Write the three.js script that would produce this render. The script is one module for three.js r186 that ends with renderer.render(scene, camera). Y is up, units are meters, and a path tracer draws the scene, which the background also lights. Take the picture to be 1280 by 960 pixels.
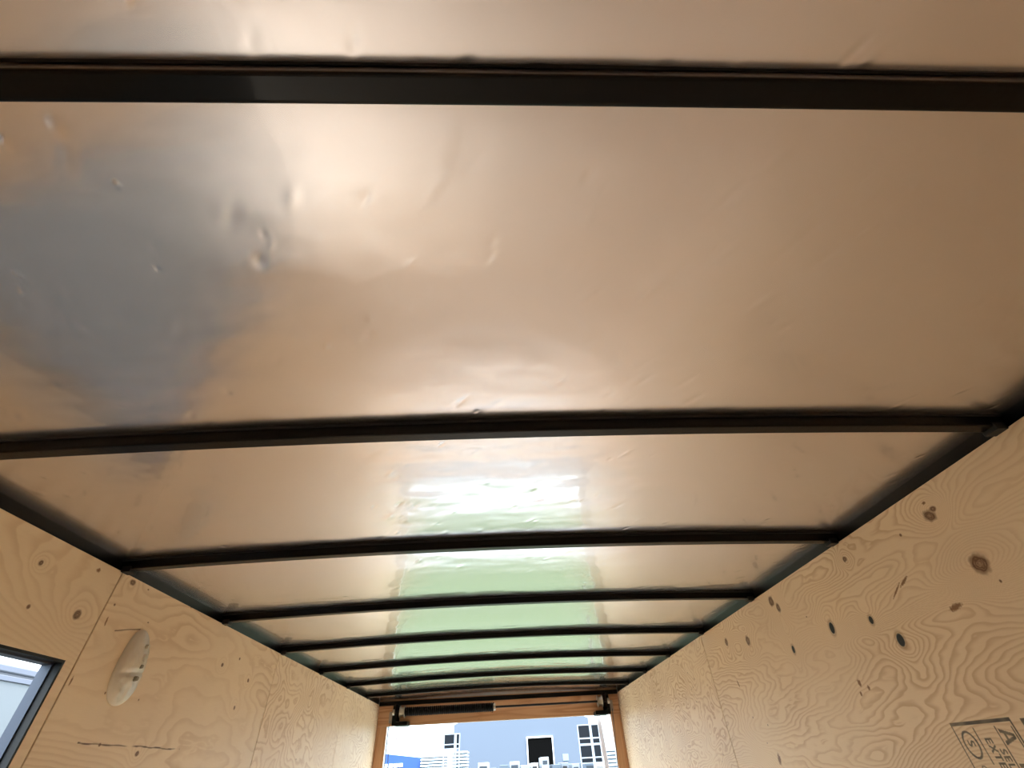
import * as THREE from 'three';
import { RoundedBoxGeometry } from 'three/addons/geometries/RoundedBoxGeometry.js';
import { mergeGeometries, mergeVertices } from 'three/addons/utils/BufferGeometryUtils.js';

// ------------------------------------------------------------------ camera, sky, sun, exposure
const EYE = 1.5;                                            // the trailer floor is y = 0
const scene = new THREE.Scene();
const camera = new THREE.PerspectiveCamera(2 * Math.atan(480 / 548.83) * 180 / Math.PI, 1280 / 960, 0.02, 2000);
camera.position.set(0, EYE, 0);
camera.rotation.order = 'YXZ';
camera.rotation.set(0.719, -0.0538, -0.0597);

// noise helpers (seeded)
function rng(seed) { let s = seed >>> 0; return () => { s = (s + 0x6D2B79F5) >>> 0; let t = s; t = Math.imul(t ^ (t >>> 15), t | 1); t ^= t + Math.imul(t ^ (t >>> 7), t | 61); return ((t ^ (t >>> 14)) >>> 0) / 4294967296; }; }
const PERM = new Uint8Array(512), GRX = new Float32Array(256), GRY = new Float32Array(256);
{ const r = rng(11), p = [...Array(256).keys()];
  for (let i = 255; i > 0; i--) { const j = Math.floor(r() * (i + 1)); [p[i], p[j]] = [p[j], p[i]]; }
  for (let i = 0; i < 512; i++) PERM[i] = p[i & 255];
  for (let i = 0; i < 256; i++) { const a = r() * 6.2831853; GRX[i] = Math.cos(a); GRY[i] = Math.sin(a); } }
function noise(x, y) {                                      // gradient noise, about -0.7 .. 0.7
  const xi = Math.floor(x), yi = Math.floor(y), fx = x - xi, fy = y - yi, X = xi & 255, Y = yi & 255;
  const u = fx * fx * fx * (fx * (fx * 6 - 15) + 10), v = fy * fy * fy * (fy * (fy * 6 - 15) + 10);
  const a = PERM[X + PERM[Y]], b = PERM[X + 1 + PERM[Y]], c = PERM[X + PERM[Y + 1]], d = PERM[X + 1 + PERM[Y + 1]];
  const n0 = GRX[a] * fx + GRY[a] * fy, n1 = GRX[b] * (fx - 1) + GRY[b] * fy, n2 = GRX[c] * fx + GRY[c] * (fy - 1), n3 = GRX[d] * (fx - 1) + GRY[d] * (fy - 1);
  return n0 + u * (n1 - n0) + v * (n2 - n0 + u * (n3 - n2 - n1 + n0));
}
const fbm = (x, y, n) => { let s = 0, a = 1; for (let i = 0; i < n; i++) { s += a * noise(x, y); x = x * 2.03 + 17.1; y = y * 2.03 + 5.3; a *= 0.5; } return s; };
const clamp = (x, a = 0, b = 1) => Math.min(b, Math.max(a, x));
const smooth = (a, b, x) => { const t = clamp((x - a) / (b - a)); return t * t * (3 - 2 * t); };
const mix = (a, b, t) => a + (b - a) * t;

// a bright, thinly clouded sky
{ const w = 1024, h = 512, d = new Float32Array(w * h * 4);
  for (let j = 0; j < h; j++) {
    const el = (j + 0.5) / h * Math.PI - Math.PI / 2, s = Math.sin(el), c = Math.cos(el);
    for (let i = 0; i < w; i++) {
      const az = (i + 0.5) / w * Math.PI * 2, x = c * Math.cos(az), z = c * Math.sin(az);
      const up = Math.max(s, 0), k = 1 / (up + 0.16);
      const cl = smooth(-0.25, 0.5, fbm(x * k * 0.9 + 3, z * k * 0.9 + 8, 5)) * 0.75;
      const t = Math.pow(up, 0.5), o = (j * w + i) * 4;
      const B = 0.34 * (1 + 2.4 * up);                        // overcast: the zenith about three times the horizon
      d[o] = mix(mix(0.58, 0.78, t), 1.0, cl) * B; d[o + 1] = mix(mix(0.84, 0.88, t), 1.0, cl) * B; d[o + 2] = mix(mix(1.0, 1.0, t), 1.0, cl) * B; d[o + 3] = 1;
    }
  }
  const t = new THREE.DataTexture(d, w, h, THREE.RGBAFormat, THREE.FloatType);
  t.mapping = THREE.EquirectangularReflectionMapping; t.magFilter = t.minFilter = THREE.LinearFilter; t.wrapS = THREE.RepeatWrapping; t.needsUpdate = true;
  scene.background = t; scene.environment = t; }
const SKY = 1.0, SUN = 0.5, EXPOSURE = 13.4;
scene.backgroundIntensity = SKY; scene.environmentIntensity = SKY;
const sun = new THREE.DirectionalLight(0xfff1dc, SUN);      // veiled sun, high over the front right of the trailer
sun.position.set(12, 25, 9); sun.target.position.set(0, 0, -4); sun.castShadow = true; sun.shadow.radius = 6;
Object.assign(sun.shadow.camera, { left: -40, right: 40, top: 40, bottom: -40, near: 1, far: 120 });
sun.shadow.mapSize.set(2048, 2048);
scene.add(sun, sun.target);
const renderer = new THREE.WebGLRenderer({ antialias: true });
renderer.toneMapping = THREE.LinearToneMapping;
renderer.toneMappingExposure = EXPOSURE;
renderer.shadowMap.enabled = true;

// ------------------------------------------------------------------ helpers
const names = new Map();
function numbered(n) { const k = names.get(n) ?? 0; names.set(n, k + 1); return k ? `${n}_${String(k).padStart(3, '0')}` : n; }
function tag(o, label, category, group) { o.userData.label = label; o.userData.category = category; if (group) o.userData.group = group; return o; }
function shadows(o) { o.castShadow = o.receiveShadow = true; return o; }
function obj(name, geo, mat, parent = scene) {
  const g = Array.isArray(geo) ? mergeGeometries(geo.map((q) => { const c = q.index ? q.toNonIndexed() : q; for (const k of Object.keys(c.attributes)) if (!['position', 'normal', 'uv'].includes(k)) c.deleteAttribute(k); return c; })) : geo;
  const m = shadows(new THREE.Mesh(g, mat)); m.name = parent === scene ? numbered(name) : name; parent.add(m); return m;
}
function partNames(parent) {                                // children of one thing: leg, leg_001, ...
  const seen = new Map();
  for (const c of parent.children) { const base = c.name, k = seen.get(base) ?? 0; seen.set(base, k + 1); if (k) c.name = `${base}_${String(k).padStart(3, '0')}`; if (c.children.length) partNames(c); }
}
function struct(name, geo, mat, parent = scene) { const m = obj(name, geo, mat, parent); if (parent === scene) m.userData.kind = 'structure'; return m; }
function thing(name, label, category, [x, y, z], group) { const g = new THREE.Group(); g.name = numbered(name); g.position.set(x, y, z); scene.add(g); return tag(g, label, category, group); }
const box = (x0, x1, y0, y1, z0, z1) => new THREE.BoxGeometry(x1 - x0, y1 - y0, z1 - z0).translate((x0 + x1) / 2, (y0 + y1) / 2, (z0 + z1) / 2);
const rbox = (x0, x1, y0, y1, z0, z1, r = 0.003) => new RoundedBoxGeometry(x1 - x0, y1 - y0, z1 - z0, 2, r).translate((x0 + x1) / 2, (y0 + y1) / 2, (z0 + z1) / 2);
const rod = (a, b, r, n = 16) => { const A = new THREE.Vector3(...a), B = new THREE.Vector3(...b), g = new THREE.CylinderGeometry(r, r, A.distanceTo(B), n); g.applyQuaternion(new THREE.Quaternion().setFromUnitVectors(new THREE.Vector3(0, 1, 0), B.clone().sub(A).normalize())); const m = A.add(B).multiplyScalar(0.5); return g.translate(m.x, m.y, m.z); };
const std = (color, roughness = 0.7, metalness = 0, extra = {}) => new THREE.MeshStandardMaterial({ color, roughness, metalness, ...extra });
const phys = (color, roughness, metalness, extra) => new THREE.MeshPhysicalMaterial({ color, roughness, metalness, ...extra });
function tex(data, w, h, srgb) { const t = new THREE.DataTexture(data, w, h, THREE.RGBAFormat, THREE.UnsignedByteType); t.magFilter = THREE.LinearFilter; t.minFilter = THREE.LinearMipmapLinearFilter; t.generateMipmaps = true; t.wrapS = t.wrapT = THREE.RepeatWrapping; if (srgb) t.colorSpace = THREE.SRGBColorSpace; t.needsUpdate = true; return t; }

// ------------------------------------------------------------------ plywood
// A rotary-cut face: contour lines of a smooth height field, long in u (the grain), plus knots.
// marks: [u, v, ru, rv, kind, angle] in metres on the sheet; kind 'hole' | 'knot' | 'streak' | 'speck' | 'crack'
function plywood(w, h, px, seed, { scale = 1, stretch = 3.2, lines = 26, tilt = 0.7, marks = [], specks = 25, contrast = 1, print = null, pale = false } = {}) {
  const W = Math.round(w * px), H = Math.round(h * px), d = new Uint8Array(W * H * 4), r = rng(seed), ox = r() * 100, oy = r() * 100;
  const ms = marks.slice();
  for (let i = 0; i < specks; i++) ms.push([r() * w, r() * h, 0.0022 + r() * 0.0025, 0.0016 + r() * 0.002, 'speck', 0]);
  for (const m of ms) { m[6] = Math.cos(m[5] || 0); m[7] = Math.sin(m[5] || 0); }
  const knots = ms.filter((m) => m[4] === 'knot' || m[4] === 'hole');
  const above = new Float32Array(W);
  for (let j = 0; j < H; j++) {
    let left = 0;
    const v = (j + 0.5) / px;
    const near = ms.filter((m) => Math.abs(v - m[1]) < Math.max(m[2], m[3]) * 3 + 0.004);
    for (let i = 0; i < W; i++) {
      const u = (i + 0.5) / px;
      let x = u * scale / stretch + ox, y = v * scale + oy;
      const wx = noise(x * 2.3, y * 2.3) * 0.22, wy = noise(x * 2.3 + 40, y * 2.3 + 9) * 0.22;
      let f = 0.55 * noise((x + wx) * 2.2, (y + wy) * 2.4) + 0.30 * noise((x + wx) * 5.5 + 7, (y + wy) * 5) + 0.07 * noise(x * 15, y * 12) + 0.012 * noise(x * 60, y * 40) + v * tilt;
      for (const m of knots) { const a = (u - m[0]) / (m[2] * 5), b = (v - m[1]) / (m[3] * 5), q = a * a + b * b; if (q < 9) f += 0.16 * Math.exp(-q); }
      const steep = Math.hypot(i ? (f - left) * px : 1, j ? (f - above[i]) * px : 1); left = f; above[i] = f;
      const p = f * lines, ph = p - Math.floor(p);
      const late = smooth(0.35, 0.86, ph) * (1 - smooth(0.88, 0.99, ph));           // dark late wood at the end of each ring
      const fade = smooth(0.1, 0.55, steep) * (0.35 + 0.65 * smooth(-0.35, 0.3, noise(u * 2.1 + seed, v * 2.6 + 3)));
      const fibre = noise(u * 22, v * 420 + seed) * 0.5 + noise(u * 60, v * 900) * 0.35;
      const tone = noise(u * 1.7 + seed * 3, v * 2.2) * 0.5 + noise(u * 6, v * 8 + seed) * 0.25;
      const k = clamp(late * fade * 0.62 * contrast + 0.06 + fibre * 0.10 - tone * 0.22);
      let R = mix(242, 194, k), G = mix(219, 154, k), B = mix(pale ? 190 : 185, pale ? 118 : 108, k);
      R += tone * 8; G += tone * 6;
      for (const m of near) {
        const du = u - m[0], dv = v - m[1], a = (du * m[6] + dv * m[7]) / m[2], b = (-du * m[7] + dv * m[6]) / m[3], q = Math.sqrt(a * a + b * b);
        let t = 0, c = [60, 36, 18];
        if (m[4] === 'hole') { t = 1 - smooth(0.8, 1.15, q); c = [16, 11, 8]; if (q > 1.15) { t = 0.35 * (1 - smooth(1.1, 1.9, q)); c = [130, 86, 48]; } }
        else if (m[4] === 'knot') { const ang = Math.atan2(b, a), rim = 1 + 0.05 * Math.sin(ang * 2 + seed) + 0.25 * noise(u * 90, v * 90); t = q < rim ? 0.45 + 0.4 * Math.abs(Math.sin(q * 8 + noise(u * 150, v * 150) * 3)) * smooth(0, 0.5, q) : 0.55 * (1 - smooth(rim, rim * 1.7, q)); if (q > rim * 0.82 && q < rim * 1.02) t = 0.85; c = [88, 54, 28]; }
        else if (m[4] === 'streak') { t = 0.75 * (1 - smooth(0.5, 1.1, q + noise(u * 200, v * 200) * 0.5)); c = [112, 66, 28]; }
        else if (m[4] === 'crack') { t = Math.abs(a) < 1 ? 0.8 * (1 - smooth(0.5, 1, Math.abs(b + noise(u * 14, 3) * 2.5))) * smooth(-0.45, 0.1, noise(u * 16, seed)) : 0; c = [70, 44, 24]; }
        else { t = 0.75 * (1 - smooth(0.6, 1.2, q)); c = [92, 56, 30]; }
        R = mix(R, c[0], t); G = mix(G, c[1], t); B = mix(B, c[2], t);
      }
      const o = (j * W + i) * 4; d[o] = clamp(R, 0, 255); d[o + 1] = clamp(G, 0, 255); d[o + 2] = clamp(B, 0, 255); d[o + 3] = 255;
    }
  }
  if (print) print(d, W, H, px);
  return tex(d, W, H, true);
}
const wood = (map) => std(0xffffff, 0.5, 0, { map });

// a sheet on a side wall: outline points are (along, y); along runs towards the rear (= -z)
function sheet(outline, hole, thick) {
  const s = new THREE.Shape(outline.map(([a, b]) => new THREE.Vector2(a, b)));
  if (hole) s.holes.push(new THREE.Path(hole.map(([a, b]) => new THREE.Vector2(a, b))));
  const g = new THREE.ExtrudeGeometry(s, { depth: thick - 0.002, bevelEnabled: true, bevelThickness: 0.001, bevelSize: 0.001, bevelOffset: -0.001, bevelSegments: 1 }).translate(0, 0, 0.001);
  const a0 = Math.min(...outline.map((p) => p[0])), a1 = Math.max(...outline.map((p) => p[0])), b0 = Math.min(...outline.map((p) => p[1])), b1 = Math.max(...outline.map((p) => p[1]));
  const P = g.attributes.position, U = g.attributes.uv;
  for (let i = 0; i < P.count; i++) U.setXY(i, (P.getX(i) - a0) / (a1 - a0), (P.getY(i) - b0) / (b1 - b0));
  return g;
}
const XL = -1.099, XR = 1.0578, TOP = 1.985, REAR = -4.89, FRONT = 0.85, PLY = 0.0095;
const ontoLeft = (g) => g.rotateY(Math.PI / 2).translate(XL - PLY, 0, 0);     // along -> -z, face towards +x
const ontoRight = (g) => g.rotateY(Math.PI / 2).translate(XR, 0, 0);

// ------------------------------------------------------------------ structure
const DOOR = { z0: -1.312, z1: -0.44, y0: 0.02, y1: 1.757 };
const skin = std(0xd9dbdc, 0.45, 0.1), black = phys(0x030404, 0.35, 0, { specularIntensity: 0.35, clearcoat: 0.05, clearcoatRoughness: 0.1 });

// floor
const floorMat = wood(plywood(1.22, 1.08, 420, 77, { lines: 20, specks: 18, pale: true }));
const dimmedFloorMat = std(0x66676a, 0.75);                          // made-up grey floor at the rear sill, coloured darker to subdue skylight
const floor = struct('floor', box(XL - 0.04, XR + 0.04, -0.12, -0.02, REAR - 0.02, FRONT), std(0x2a2a2a, 0.8));
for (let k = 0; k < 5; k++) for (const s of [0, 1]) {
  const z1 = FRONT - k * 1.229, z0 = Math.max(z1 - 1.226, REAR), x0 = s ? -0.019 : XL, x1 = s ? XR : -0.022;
  obj(k < 4 ? 'plywood_panel' : 'dimmed_floor_panel', rbox(x0, x1, -0.0195, 0, z0, z1, 0.001), k < 4 ? floorMat : dimmedFloorMat, floor);
}

// walls: an outer skin with the plywood sheets as its pieces
function outline(a0, a1, b0, b1) { return [[a0, b0], [a1, b0], [a1, b1], [a0, b1]]; }
const wallL = struct('wall_left', sheet(outline(-FRONT, -REAR + 0.03, -0.12, 2.03), outline(-DOOR.z1, -DOOR.z0, 0, DOOR.y1), 0.03).rotateY(Math.PI / 2).translate(XL - PLY - 0.031, 0, 0), skin);
const wallR = struct('wall_right', sheet(outline(-FRONT, -REAR + 0.03, -0.12, 2.03), null, 0.03).rotateY(Math.PI / 2).translate(XR + PLY + 0.001, 0, 0), skin);
{ // left sheets, 4 ft wide; the second from the front carries the doorway
  const S = [-1.346, -2.545, -3.76];
  const m1 = [[1.272, 1.853, .009, .008, 'knot', .4], [1.094, 1.924, .0045, .004, 'knot', 0], [1.262, 1.962, .007, .006, 'streak', .3], [1.13, 1.836, .005, .005, 'speck', 0], [0.75, 1.9, .01, .01, 'knot', 0]].map((m) => [m[0] - 0.127, m[1] - 0.0, ...m.slice(2)]);
  const door = sheet([[0.127, 0], [0.44, 0], [0.44, DOOR.y1], [1.312, DOOR.y1], [1.312, 0], [1.3445, 0], [1.3445, TOP], [0.127, TOP]], null, PLY);
  obj('plywood_panel', ontoLeft(door), wood(plywood(1.2175, TOP, 560, 5, { lines: 21, contrast: 0.5, stretch: 4, specks: 10, marks: m1 })), wallL);
  const off = (o) => (m) => [m[0] - o, ...m.slice(1)];
  const m2 = [[1.72, 1.601, .24, .0018, 'crack', 0], [1.565, 1.60, .005, .004, 'speck', 0], [1.74, 1.585, .006, .005, 'knot', 0], [1.47, 1.86, .05, .0014, 'crack', 0.25], [1.375, 1.86, .003, .014, 'streak', 0.1], [1.36, 1.72, .003, .012, 'streak', 0], [1.40, 1.972, .008, .006, 'knot', 0], [2.05, 1.86, .006, .005, 'knot', 0], [2.17, 1.90, .006, .005, 'speck', 0], [2.3, 1.84, .006, .005, 'knot', 0], [2.25, 1.74, .005, .005, 'knot', 0]].map(off(1.3475));
  obj('plywood_panel', ontoLeft(sheet(outline(1.3485, 2.5437, 0, TOP), null, PLY)), wood(plywood(1.196, TOP, 600, 8, { lines: 18, stretch: 3.6, scale: 1.2, contrast: 0.6, specks: 20, marks: m2 })), wallL);
  obj('plywood_panel', ontoLeft(sheet(outline(2.5475, 3.7585, 0, TOP), null, PLY)), wood(plywood(1.212, TOP, 420, 15, { lines: 15, stretch: 1.9, scale: 1.6, specks: 60, contrast: 0.8 })), wallL);
  obj('plywood_panel', ontoLeft(sheet(outline(3.7615, 4.889, 0, TOP), null, PLY)), wood(plywood(1.13, TOP, 420, 21, { lines: 15, stretch: 1.9, scale: 1.6, specks: 60, contrast: 0.8 })), wallL);
  obj('plywood_panel', ontoLeft(sheet(outline(-FRONT, 0.124, 0, TOP), null, PLY)), floorMat, wallL);
}
{ // right sheets, 8 ft long, laid lengthwise in two courses
  const y0 = 0.766, off = (m) => [m[0] - 0.17, m[1] - y0, ...m.slice(2)];
  const marks = [[1.552, 1.792, .011, .016, 'hole', 0.25], [1.371, 1.773, .008, .010, 'hole', 0.2], [1.305, 1.710, .012, .015, 'hole', 0.3], [1.812, 1.779, .008, .012, 'hole', 0.2],
    [1.007, 1.92, .012, .010, 'knot', .5], [0.988, 1.929, .006, .005, 'knot', 0], [1.0, 1.95, .006, .004, 'streak', 0], [0.972, 1.793, .015, .016, 'knot', 0.3], [1.093, 1.736, .021, .007, 'streak', -0.1], [1.19, 1.822, .022, .004, 'streak', -0.4], [1.23, 1.81, .03, .0025, 'streak', -0.5], [1.348, 1.936, .006, .006, 'knot', 0],
    [1.545, 1.645, .008, .011, 'streak', 0], [1.515, 1.63, .006, .007, 'streak', 0], [1.56, 1.62, .005, .006, 'streak', 0], [2.122, 1.867, .012, .014, 'knot', 0], [2.331, 1.901, .01, .012, 'knot', 0], [2.345, 1.74, .018, .005, 'streak', 1.2], [1.831, 1.945, .012, .014, 'knot', 0], [1.80, 1.915, .008, .012, 'knot', 0], [2.2, 1.482, .012, .02, 'streak', 0.3], [1.115, 1.916, .004, .004, 'speck', 0]].map(off);
  // mill stamp, letters running downwards, inked on the sheet
  const stamp = (d, W, H, px) => {
    const cw = 420, ch = 1100, c = document.createElement('canvas'); c.width = cw; c.height = ch; const g = c.getContext('2d');
    g.fillStyle = '#fff'; g.fillRect(0, 0, cw, ch); g.fillStyle = g.strokeStyle = '#000';
    // canvas x: 0 = left edge of the frame (16 cm = 320 px), y down the wall
    g.lineWidth = 7; g.strokeRect(4, 4, 320, ch); g.fillRect(4, 0, 320, 13);
    g.lineWidth = 5; g.beginPath(); g.moveTo(118, 25); g.lineTo(118, 150); g.moveTo(232, 25); g.lineTo(232, ch); g.moveTo(312, 30); g.lineTo(312, ch); g.stroke();
    g.lineWidth = 8; g.beginPath(); g.ellipse(62, 82, 36, 46, 0, 0, 7); g.stroke();
    const word = (s, x, y, size, weight = 'bold') => { g.save(); g.translate(x, y); g.rotate(Math.PI / 2); g.font = `${weight} ${size}px sans-serif`; g.textAlign = 'left'; g.textBaseline = 'alphabetic'; g.fillText(s, 0, 0); g.restore(); };
    g.save(); g.translate(46, 60); g.rotate(Math.PI / 2); g.font = 'bold 50px sans-serif'; g.fillText('S', 4, 0); g.restore();
    word('c29/101', 46, 150, 46, 'normal'); word('541 14', 106, 176, 42); word('EXTERIOR', 147, 58, 47); word('SELECT', 190, 98, 42);
    word('A', 241, 34, 86); word('P A', 241, 140, 86);
    g.fillStyle = '#333'; g.fillRect(372, 8, 48, 44);
    const q = g.getImageData(0, 0, cw, ch).data, u0 = 1.141 + 0.157 - 0.17, v0 = 1.535 - y0;
    for (let j = 0; j < H; j++) for (let i = 0; i < W; i++) {
      const sx = (u0 - (i + 0.5) / px) * 2000, sy = (v0 - (j + 0.5) / px) * 2000;      // 2000 px per metre
      if (sx < 0 || sy < 0 || sx >= cw || sy >= ch) continue;
      let s = 0; for (const [a, b] of [[0, 0], [.8, 0], [0, .8], [.8, .8]]) { const X = clamp(Math.floor(sx + a), 0, cw - 1), Y = clamp(Math.floor(sy + b), 0, ch - 1); s += q[(Y * cw + X) * 4]; }
      const ink = (1 - s / 1020) * (0.62 + 0.3 * clamp(0.5 + noise(i * 0.05, j * 0.05) * 1.4)), o = (j * W + i) * 4;
      d[o] = mix(d[o], 52, ink); d[o + 1] = mix(d[o + 1], 44, ink); d[o + 2] = mix(d[o + 2], 30, ink);
    }
  };
  obj('plywood_panel', ontoRight(sheet(outline(0.17, 2.6085, y0, TOP), null, PLY)), wood(plywood(2.4385, TOP - y0, 800, 33, { lines: 38, tilt: 1.0, scale: 1.5, stretch: 4.4, contrast: 0.8, specks: 14, marks, print: stamp })), wallR);
  obj('plywood_panel', ontoRight(sheet(outline(2.6125, 4.889, y0, TOP), null, PLY)), wood(plywood(2.2775, TOP - y0, 480, 41, { lines: 17, scale: 2.2, stretch: 2.2, specks: 130, contrast: 1.25 })), wallR);
  obj('plywood_panel', ontoRight(sheet(outline(-FRONT, 0.167, y0, TOP), null, PLY)), floorMat, wallR);
  obj('plywood_panel', ontoRight(sheet(outline(-FRONT, 1.6, 0, y0 - 0.003), null, PLY)), floorMat, wallR);
  obj('plywood_panel', ontoRight(sheet(outline(1.603, 4.889, 0, y0 - 0.003), null, PLY)), floorMat, wallR);
}
const wallF = struct('wall_front', box(XL - 0.04, XR + 0.04, -0.12, 2.03, FRONT + 0.012, FRONT + 0.05), skin);
obj('plywood_panel', box(XL, XR, 0, TOP, FRONT, FRONT + 0.011), floorMat, wallF);
// rear frame: header and two jambs in the same ply, their shade tinted into its colour
const OL = -1.012, OR = 0.968, OH = 1.829;
const wallB = struct('wall_rear', [box(XL - 0.04, OL, -0.12, 2.03, REAR - 0.05, REAR - 0.011), box(OR, XR + 0.04, -0.12, 2.03, REAR - 0.05, REAR - 0.011), box(OL, OR, OH, 2.03, REAR - 0.05, REAR - 0.011)], skin);
{ const dark = wood(plywood(1.3, 0.3, 500, 51, { lines: 8, stretch: 5, specks: 4 })); dark.color.setRGB(0.74, 0.56, 0.46);
  obj('header_board', rbox(XL, XR, OH, TOP + 0.03, REAR - 0.010, REAR, 0.001), dark, wallB);
  obj('jamb_board', rbox(XL, OL, 0, OH - 0.001, REAR - 0.010, REAR, 0.001), dark, wallB);
  obj('jamb_board', rbox(OR, XR, 0, OH - 0.001, REAR - 0.010, REAR, 0.001), dark, wallB); }

// side door frame in the left wall
{ const F = 0.006, jambs = (x0, x1, f) => [box(x0, x1, DOOR.y0, DOOR.y1, DOOR.z0, DOOR.z0 + f), box(x0, x1, DOOR.y0, DOOR.y1, DOOR.z1 - f, DOOR.z1), box(x0, x1, DOOR.y1 - f, DOOR.y1, DOOR.z0 + f, DOOR.z1 - f)];
  const frame = struct('door_1', [...jambs(XL - 0.02, XL - 0.0005, F), box(XL - 0.05, XL - 0.0005, 0, DOOR.y0, DOOR.z0, DOOR.z1)], std(0x060607, 0.6));
  obj('frame', jambs(XL - 0.046, XL - 0.02, F + 0.004), std(0x454b58, 0.45, 0.4), frame); }

// ceiling: one bright aluminium skin, hung over the bows and sagging a little between them
const BOW0 = -0.7397 + 0.61, PITCH = 0.61, SIDE = 2.015, RISE = 0.022;
const arch = (x) => RISE * (1 - Math.pow((x - (XL + XR) / 2) / 1.079, 2));
{ const x0 = XL - 0.012, x1 = XR + 0.012, z0 = REAR - 0.01, nx = 230, nz = 640, g = new THREE.PlaneGeometry(1, 1, nx, nz), P = g.attributes.position, U = g.attributes.uv;
  const r = rng(4), amp = [...Array(16)].map(() => 0.011 + r() * 0.003); amp[4] = 0.008; amp[5] = 0.001; amp[6] = 0.014;
  for (let j = 0; j <= nz; j++) for (let i = 0; i <= nx; i++) {
    const k = j * (nx + 1) + i, x = x0 + (x1 - x0) * i / nx, z = FRONT + (z0 - FRONT) * j / nz;
    const b = (BOW0 - z) / PITCH + 4, n = Math.floor(b), t = b - n, e = smooth(0, 0.25, 1 - Math.abs(x - (x0 + x1) / 2) / ((x1 - x0) / 2));
    let y = SIDE + arch(x) - 4 * t * (1 - t) * amp[clamp(n, 0, 15)] * e;
    y += (fbm(x * 2.2, z * 9, 3) * 0.0011 + fbm(x * 9 + 9, z * 14, 3) * 0.0006) * e * smooth(0, 0.12, t) * (1 - smooth(0.88, 1, t));
    P.setXYZ(k, x, y, z); U.setXY(k, i / nx, 1 - j / nz);
  }
  g.computeVertexNormals();
  const N = g.attributes.normal; if (N.getY(2000) > 0) { const I = g.index; for (let i = 0; i < I.count; i += 3) { const a = I.getX(i); I.setX(i, I.getX(i + 2)); I.setX(i + 2, a); } g.computeVertexNormals(); }
  // small dents as relief
  const W = 1024, H = 2048, d = new Float32Array(W * H).fill(0), wx = x1 - x0, wz = FRONT - z0, q = rng(9);
  for (let k = 0; k < 1500; k++) {
    const cx = q() * W, cy = q() * H, rad = 1.6 + q() * 2.2, dep = (q() < 0.6 ? -1 : 1) * (0.15 + 0.5 * Math.pow(q(), 2)), el = 1 + q() * 2;
    for (let j = Math.max(0, Math.floor(cy - rad * 3)); j < Math.min(H, cy + rad * 3); j++) for (let i = Math.max(0, Math.floor(cx - rad * 4)); i < Math.min(W, cx + rad * 4); i++) { const a = ((i - cx) * 0.75 + (j - cy) * 0.66) / rad / el, b = ((cx - i) * 0.66 + (j - cy) * 0.75) / rad; d[j * W + i] += dep * Math.exp(-(a * a + b * b)); }
  }
  const px = new Uint8Array(W * H * 4); for (let i = 0; i < W * H; i++) { const v = clamp(128 + d[i] * 60, 0, 255); px[i * 4] = px[i * 4 + 1] = px[i * 4 + 2] = v; px[i * 4 + 3] = 255; }
  const m = phys(0xe4e1e4, 0.27, 1, { bumpMap: tex(px, W, H), bumpScale: 0.0052, anisotropy: 0.6, clearcoat: 0.6, clearcoatRoughness: 0.03 });
  const c = struct('ceiling', g, m); c.material.side = THREE.DoubleSide;
  obj('roof_skin', box(XL - 0.045, XR + 0.045, 2.045, 2.06, REAR - 0.05, FRONT + 0.05), skin, c); }

// black steel rails where walls meet ceiling
{ const rail = (x, s) => [rbox(Math.min(x, x + s * 0.02), Math.max(x, x + s * 0.02), TOP - 0.012, SIDE + 0.006, REAR + 0.001, FRONT - 0.001, 0.003)];
  struct('trim_1', rail(XL - PLY + 0.002, -1), black); struct('trim_2', rail(XR + PLY - 0.002, 1), black);
  struct('trim_3', rbox(XL, XR, TOP - 0.01, TOP + 0.022, REAR + 0.0005, REAR + 0.02, 0.003), black); }

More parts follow.
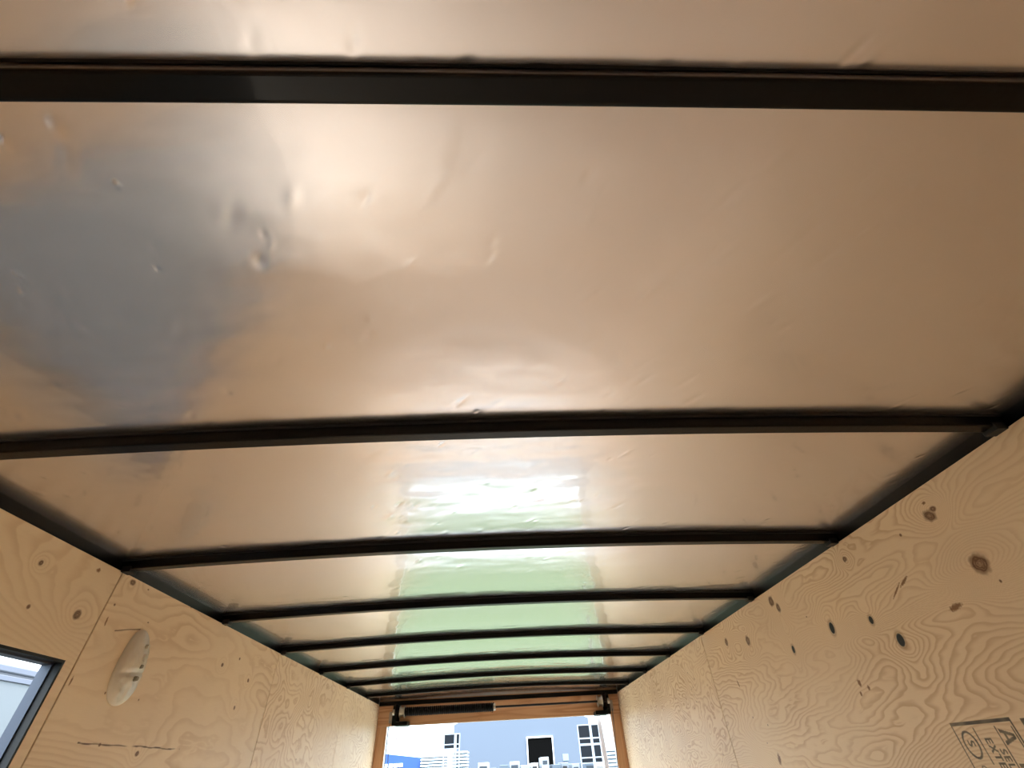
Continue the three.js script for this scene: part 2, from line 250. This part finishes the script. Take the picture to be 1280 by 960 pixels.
// ------------------------------------------------------------------ roof bows
{ const w = 0.014, hgt = 0.026, r = 0.004, s = new THREE.Shape();
  s.moveTo(-w, r); s.quadraticCurveTo(-w, 0, -w + r, 0); s.lineTo(w - r, 0); s.quadraticCurveTo(w, 0, w, r); s.lineTo(w, hgt); s.lineTo(-w, hgt); s.closePath();
  const L = XR - XL + 0.014, g0 = new THREE.ExtrudeGeometry(s, { depth: L, steps: 48, bevelEnabled: false, curveSegments: 4 }).rotateY(Math.PI / 2).translate(XL - 0.007, 0, 0);
  const P = g0.attributes.position; for (let i = 0; i < P.count; i++) P.setY(i, P.getY(i) + SIDE - hgt + arch(P.getX(i)));
  g0.computeVertexNormals();
  // the bonding tape between bow and skin, squeezed out a little on the front side
  const lip = new THREE.BoxGeometry(L, 0.0024, 1, 260, 1, 1).translate((XL + XR) / 2, 0, 0), Q = lip.attributes.position;
  for (let i = 0; i < Q.count; i++) { const x = Q.getX(i), f = Q.getZ(i) > 0; Q.setXYZ(i, x, Q.getY(i) + SIDE - 0.0016 + arch(x) - (f ? 0.0005 : 0), f ? w + 0.003 + 0.0015 * noise(x * 5, 2) + 0.005 * smooth(0.3, 0.6, noise(x * 9, 7)) : -w - 0.001); }
  lip.computeVertexNormals();
  const bumps = new Uint8Array(256 * 256 * 4), q = rng(31); for (let i = 0; i < 65536; i++) { const v = 128 + 90 * noise((i % 256) / 4, (i >> 8) / 4); bumps[i * 4] = bumps[i * 4 + 1] = bumps[i * 4 + 2] = v; bumps[i * 4 + 3] = 255; }
  const paint = phys(0x020202, 0.3, 0, { specularIntensity: 0.25, clearcoat: 0.16, clearcoatRoughness: 0.06, bumpMap: tex(bumps, 256, 256), bumpScale: 0.0004 });
  paint.bumpMap.repeat.set(2, 2);
  const tape = std(0x0a0908, 0.6);
  const ord = ['black steel roof bow nearest the camera, crossing the top of the picture', 'second black roof bow from the camera, below the large open ceiling bay', 'third black roof bow from the camera, ending above the left wall seam beside the doorway', 'fourth black roof bow from the camera, crossing the ceiling behind the green-and-white reflection',
    'fifth black roof bow from the camera, ending above the seam of the right plywood wall', 'fourth black roof bow counted from the rear doorway', 'third black roof bow counted from the rear doorway', 'second black roof bow counted from the rear doorway, just ahead of the spring shaft'];
  for (let k = 0; k < 8; k++) {
    const b = thing('roof_bow', ord[k], 'roof bow', [0, 0, BOW0 - PITCH * k], 'black roof bows across the ceiling');
    if (k === 0) { b.position.z -= 0.007; b.rotation.y = 0.0075; }          // the first one sits slightly askew
    obj('crossbar', g0, paint, b); obj('bonding_tape', lip, tape, b);
    for (const [x, e] of [[XL, 1], [XR, -1]]) obj('end_bracket', rbox(Math.min(x + e * 0.0005, x + e * 0.026), Math.max(x + e * 0.0005, x + e * 0.026), TOP - 0.004, TOP + 0.012, -0.016, 0.016, 0.002), tape, b);
    partNames(b);
  }
}

// ------------------------------------------------------------------ door spring over the rear doorway
{ const z = -4.79, y = 1.918, t = thing('door_spring', 'black counterbalance spring on a shaft above the rear doorway', 'door spring', [0, 0, 0]);
  const pts = [], n = 46, x0 = -0.845, x1 = -0.075;
  class Helix extends THREE.Curve { getPoint(u, o = new THREE.Vector3()) { const a = u * n * 6.2831853; return o.set(mix(x0, x1, u), y + 0.026 * Math.cos(a), z + 0.026 * Math.sin(a)); } }
  const coilMat = phys(0x030303, 0.6, 0, { specularIntensity: 0.3 }), steel = std(0xb9b4a8, 0.35, 0.8);
  obj('coil', new THREE.TubeGeometry(new Helix(), n * 12, 0.0082, 6), coilMat, t);
  obj('shaft', rod([-0.96, y, z], [0.94, y, z], 0.008), std(0x1a1815, 0.4, 0.5), t);
  for (const [x, s] of [[-0.87, 1], [0.87, -1]]) {
    const prof = [[0.012, -0.022], [0.044, -0.022], [0.044, -0.018], [0.032, -0.012], [0.032, 0.012], [0.044, 0.018], [0.044, 0.022], [0.012, 0.022]].map(([a, b]) => new THREE.Vector2(a, b));
    obj('cable_drum', new THREE.LatheGeometry(prof, 24).rotateZ(Math.PI / 2).translate(x, y, z), steel, t);
    obj('bracket', [rbox(x - s * 0.07 - 0.032, x - s * 0.07 + 0.032, 1.832, 2.0, REAR + 0.002, REAR + 0.012, 0.002), rbox(x - s * 0.06 - 0.004, x - s * 0.06 + 0.004, 1.86, 1.975, REAR + 0.012, z + 0.03, 0.002), rbox(x - 0.055, x + 0.055, 1.82, 1.85, REAR + 0.012, z + 0.04, 0.004)], black, t);
    obj('bearing', rod([x - s * 0.066, y, z], [x - s * 0.085, y, z], 0.021, 20), steel, t);
    obj('fixing_plate', rbox(x - s * 0.115 - 0.014, x - s * 0.115 + 0.014, 1.85, 1.93, REAR + 0.002, REAR + 0.022, 0.002), std(0xa59c90, 0.5, 0.4), t);
    obj('cable', rod([x - s * 0.098, 1.86, z + 0.02], [x - s * 0.075, 1.0, REAR - 0.1], 0.003, 8), std(0x55555a, 0.5, 0.5), t);
  }
  obj('collar', new THREE.CylinderGeometry(0.026, 0.026, 0.018, 20).rotateZ(Math.PI / 2).translate(-0.066, y, z), steel, t);
  partNames(t);
}
tag(obj('strap', rbox(-0.018, 0.018, -0.5, 0, -0.0015, 0.0015, 0.001).rotateZ(0.04).translate(0.872, 1.86, -4.985), std(0xe6e4ec, 0.7)), 'pale grey webbing strap hanging at the right side of the rear doorway', 'strap');

// ------------------------------------------------------------------ pale cover on the left wall
{ const c = thing('plastic_cover', 'pale teardrop-shaped translucent cover stuck on the left plywood wall', 'wall cover', [XL, 1.779, -1.545]);
  const g = new THREE.SphereGeometry(1, 64, 48), P = g.attributes.position;
  for (let i = 0; i < P.count; i++) {
    const a = P.getX(i), b = P.getY(i), e = P.getZ(i), t = (b + 1) / 2;                // b: along, a: out of the wall, e: across
    const wdt = mix(0.066, 0.049, smooth(0.1, 0.9, t)) * (1 + 0.12 * b * b), h = mix(0.021, 0.028, smooth(0.2, 0.7, t));
    let out = Math.max(a, -0.05) * h;
    if (a > 0) out += 0.004 * a * noise(b * 4 + 3, e * 4) + 0.003 * a * noise(b * 11, e * 9 + 4);
    if (a > 0) out -= 0.008 * Math.exp(-Math.pow((b + 0.18) / 0.05, 2)) * a;
    P.setXYZ(i, out, b * 0.095, e * wdt);
  }
  g.computeVertexNormals();
  const plastic = phys(0xd6cbb8, 0.35, 0, { clearcoat: 0.5, clearcoatRoughness: 0.2 });
  obj('dome', g.rotateX(0.15), plastic, c);
  const knob = (y, z, r, h, m) => obj('screw_boss', new THREE.CylinderGeometry(r * 0.8, r, h, 18).rotateZ(-Math.PI / 2).translate(0.026, y, z), m, c);
  knob(0.022, -0.008, 0.011, 0.012, plastic); knob(0.05, -0.002, 0.006, 0.01, plastic); knob(-0.03, -0.013, 0.007, 0.009, std(0x8d836f, 0.5)); knob(0.0, -0.012, 0.006, 0.009, std(0x8d836f, 0.5));
  partNames(c); }

// ------------------------------------------------------------------ outside
const YG = -0.55;
{ const gr = new Uint8Array(512 * 512 * 4), q = rng(3); for (let i = 0; i < 512 * 512; i++) { const v = 150 + 50 * noise((i % 512) / 3, (i >> 9) / 3) + 40 * (q() - 0.5); gr[i * 4] = v; gr[i * 4 + 1] = v; gr[i * 4 + 2] = v * 1.01; gr[i * 4 + 3] = 255; }
  const t = tex(gr, 512, 512, true); t.repeat.set(300, 300);
  struct('ground', box(-400, 400, YG - 0.3, YG, -800, 60), std(0x2c291e, 0.95, 0, { map: t }));
  const gs = new Uint8Array(512 * 512 * 4); for (let i = 0; i < 512 * 512; i++) { const x = i % 512, y = i >> 9, n = noise(x / 2.5, y / 2.5) * 0.5 + noise(x / 30, y / 12) * 0.4 + 0.25 * (q() - 0.5); gs[i * 4] = clamp(40 + 32 * n, 0, 255); gs[i * 4 + 1] = clamp(53 + 30 * n, 0, 255); gs[i * 4 + 2] = clamp(14 + 18 * n, 0, 255); gs[i * 4 + 3] = 255; }
  const t2 = tex(gs, 512, 512, true); t2.repeat.set(10, 8);
  struct('lawn', box(-14, 16, YG, YG + 0.03, -32, -6.25), std(0xffffff, 0.95, 0, { map: t2 }));
  struct('path', box(-3, 3, YG, YG + 0.02, -6.24, -5.35), std(0xcccccc, 0.9)); }

{ // the white trailer parked alongside, seen through the side doorway
  const c = thing('cargo_trailer', 'white cargo trailer parked alongside, seen through the side doorway', 'trailer', [-3.6, YG, -4]);
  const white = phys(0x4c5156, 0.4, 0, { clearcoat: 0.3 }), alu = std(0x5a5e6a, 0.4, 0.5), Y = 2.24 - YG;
  obj('side_wall', rbox(-2.3, 0, 0.5, Y - 0.05, -4, 3.6, 0.01), white, c);
  obj('roof_cap', rbox(-2.31, 0.012, Y - 0.05, Y, -4.01, 3.61, 0.012), alu, c);
  obj('roof_rail', rbox(0.001, 0.012, Y - 0.096, Y - 0.064, -4, 3.6, 0.004), alu, c);
  obj('seal_strip', box(0, 0.004, Y - 0.064, Y - 0.05, -4, 3.6), std(0x3a3d45, 0.6), c);
  for (const [x, z] of [[-0.15, -0.5], [-0.15, 0.4], [-2.15, -0.5], [-2.15, 0.4]]) obj('wheel', new THREE.CylinderGeometry(0.34, 0.34, 0.2, 28).rotateZ(Math.PI / 2).translate(x, 0.34, z), std(0x161616, 0.8), c);
  obj('chassis', box(-2.1, -0.2, 0.35, 0.5, -4, 3.6), std(0x151515, 0.6), c);
  partNames(c); }

{ // the yard behind
  const c = thing('warehouse', 'large pale blue-grey building with one dark square opening', 'building', [0, YG, -60]);
  const pale = std(0x525d6c, 0.8), H = 5.6 - YG;
  const s = new THREE.Shape([[-5.25, 0], [9.35, 0], [9.35, H - 0.25], [8.6, H], [-4.5, H], [-5.25, H - 0.25]].map((p) => new THREE.Vector2(...p)));
  obj('wall', new THREE.ExtrudeGeometry(s, { depth: 14, bevelEnabled: false }).translate(0, 0, -14), pale, c);
  obj('dark_opening', box(2.62, 5.2, 0.2, 3.87 - YG, 0, 0.03), phys(0x040404, 0.9, 0, { specularIntensity: 0.1 }), c);
  obj('opening_frame', [box(2.5, 2.62, 0.2, 4.0 - YG, 0, 0.12), box(5.2, 5.32, 0.2, 4.0 - YG, 0, 0.12), box(2.62, 5.2, 3.87 - YG, 4.0 - YG, 0, 0.12)], std(0xd9dde2, 0.6), c);
  obj('window', box(6.2, 6.8, 1.9 - YG, 2.45 - YG, 0, 0.05), std(0x76849a, 0.4), c); }

function rack(label, x, z, cols, rows, y1, frame) {           // pale frame with dark square panels
  const c = thing('panel_frame', label, 'panel frame', [x, YG, z]), W = cols.at(-1)[1], m = std(frame, 0.6), dk = phys(0x0c1118, 0.5, 0, { specularIntensity: 0.3 });
  const bars = [];
  for (const [a, b] of cols) { bars.push(box(a - 0.07, a, 0, y1 - YG + 0.06, 0, 0.12), box(b, b + 0.07, 0, y1 - YG + 0.06, 0, 0.12)); }
  for (const [a, b] of rows) { bars.push(box(-0.07, W + 0.07, b - YG, b - YG + 0.06, 0.01, 0.11), box(-0.07, W + 0.07, a - YG - 0.05, a - YG, 0.01, 0.11)); }
  obj('frame', bars, m, c);
  for (const [a, b] of cols) for (const [d, e] of rows) { const p = obj('dark_panel', box(a, b, d - YG, e - YG, 0.03, 0.09), dk, c); obj('rail', box(a, b, d - YG + (e - d) * 0.24, d - YG + (e - d) * 0.32, 0.09, 0.11), m, p); }
  partNames(c); return c; }
rack('pale frame holding four dark panels at the right end of the big building', 5.42, -40, [[0, 0.78], [0.95, 1.42]], [[2.62, 3.62], [1.6, 2.5]], 3.62, 0x8a94a0);
rack('narrow pale frame with one dark panel above the white banded block', -4.62, -45, [[0, 0.76], [0.95, 1.15]], [[2.94, 3.78]], 3.8, 0x8a94a0);

function bands(label, x, z, w, y1, n, col) {                  // blocks with pale horizontal bands
  const c = thing('storage_block', label, 'storage block', [x, YG, z]);
  obj('body', box(0, w, 0, y1 - YG - 0.03, -2, -0.08), std(col, 0.8), c);
  const step = 0.2; for (let k = 0; k < n; k++) obj('band', rbox(-0.03, w + 0.03, y1 - YG - 0.1 - k * step, y1 - YG - k * step, -2.03, 0, 0.02), std(0xe6ebee, 0.7), c);
  partNames(c); return c; }
bands('white banded block beside the blue building', -7.1, -50, 2.1, 2.68, 6, 0x46545f);
bands('smaller white banded block under the narrow dark panel frame', -3.94, -45, 1.1, 2.72, 6, 0x46545f);
bands('white banded block at the far right edge of the rear doorway', 7.3, -40, 0.8, 2.25, 6, 0x46545f);

{ const c = thing('shop_building', 'bright blue flat-roofed building at the left of the rear doorway', 'building', [-7.2, YG, -50.5]);
  const s = new THREE.Shape([[-6, 0], [0, 0], [0, 2.6 - YG], [-6, 3.35 - YG]].map((p) => new THREE.Vector2(...p)));
  obj('wall', new THREE.ExtrudeGeometry(s, { depth: 5, bevelEnabled: false }).translate(0, 0, -5), std(0x1c427e, 0.6), c);
  for (let k = 0; k < 5; k++) obj('sign_panel', rbox(-3.55 + k * 0.42, -3.2 + k * 0.42, 2.05 - YG, 2.3 - YG, 0, 0.06, 0.02), std(0xe8eef4, 0.6), c);
  partNames(c); }
{ const c = thing('lattice_mast', 'thin lattice frame standing on the roof of the blue building', 'lattice frame', [-9.85, 3.34, -50.8]), g = [];
  for (let k = 0; k < 5; k++) g.push(box(k * 0.27, k * 0.27 + 0.06, 0, 1, 0, 0.04)); for (const y of [0.3, 0.65, 0.97]) g.push(box(0, 1.12, y, y + 0.03, 0, 0.04));
  obj('upright', g.slice(0, 5), std(0x5a4448, 0.7), c); obj('crossbar', g.slice(5), std(0xb49a9c, 0.7), c); }
tag(obj('pole', rod([-10.1, YG, -49.5], [-10.1, 4.85, -49.5], 0.05, 10), std(0x24262a, 0.6)), 'thin dark pole in front of the blue building', 'pole');

{ // low parked vehicles along the foot of the building
  const q = rng(60), cols = [0x666e78, 0x767e86, 0x46525e, 0x868e96, 0x34424f, 0x909498];
  for (let k = 0; k < 12; k++) {
    const x = -2.7 + k * 0.8, h = 1.6 + q() * q() * 0.55 - YG, w = 0.5 + q() * 0.32, m = std(cols[Math.floor(q() * 6)], 0.5);
    const c = thing('parked_trailer', 'small pale trailer parked in the row at the foot of the big building', 'trailer', [x, YG, -46 + q() * 3], 'small pale trailers parked below the big building');
    obj('body', rbox(0, w, 0.45, h, -3, 0, 0.03), m, c); obj('window', rbox(0.1, w - 0.12, h - 0.42, h - 0.2, 0, 0.03, 0.01), std(k % 3 ? 0x222c36 : 0x0c0e12, 0.6), c); obj('bumper', rbox(0, w, 0.4, 0.5, 0.001, 0.08, 0.02), std(0x2a2d30, 0.7), c);
    for (const X of [0.05, w - 0.17]) obj('wheel', new THREE.CylinderGeometry(0.3, 0.3, 0.12, 16).rotateZ(Math.PI / 2).translate(X + 0.06, 0.3, -1.5), std(0x151515, 0.8), c);
    partNames(c);
  }
}
for (const m of [floor, wallL, wallR, wallB]) partNames(m);
renderer.render(scene, camera);
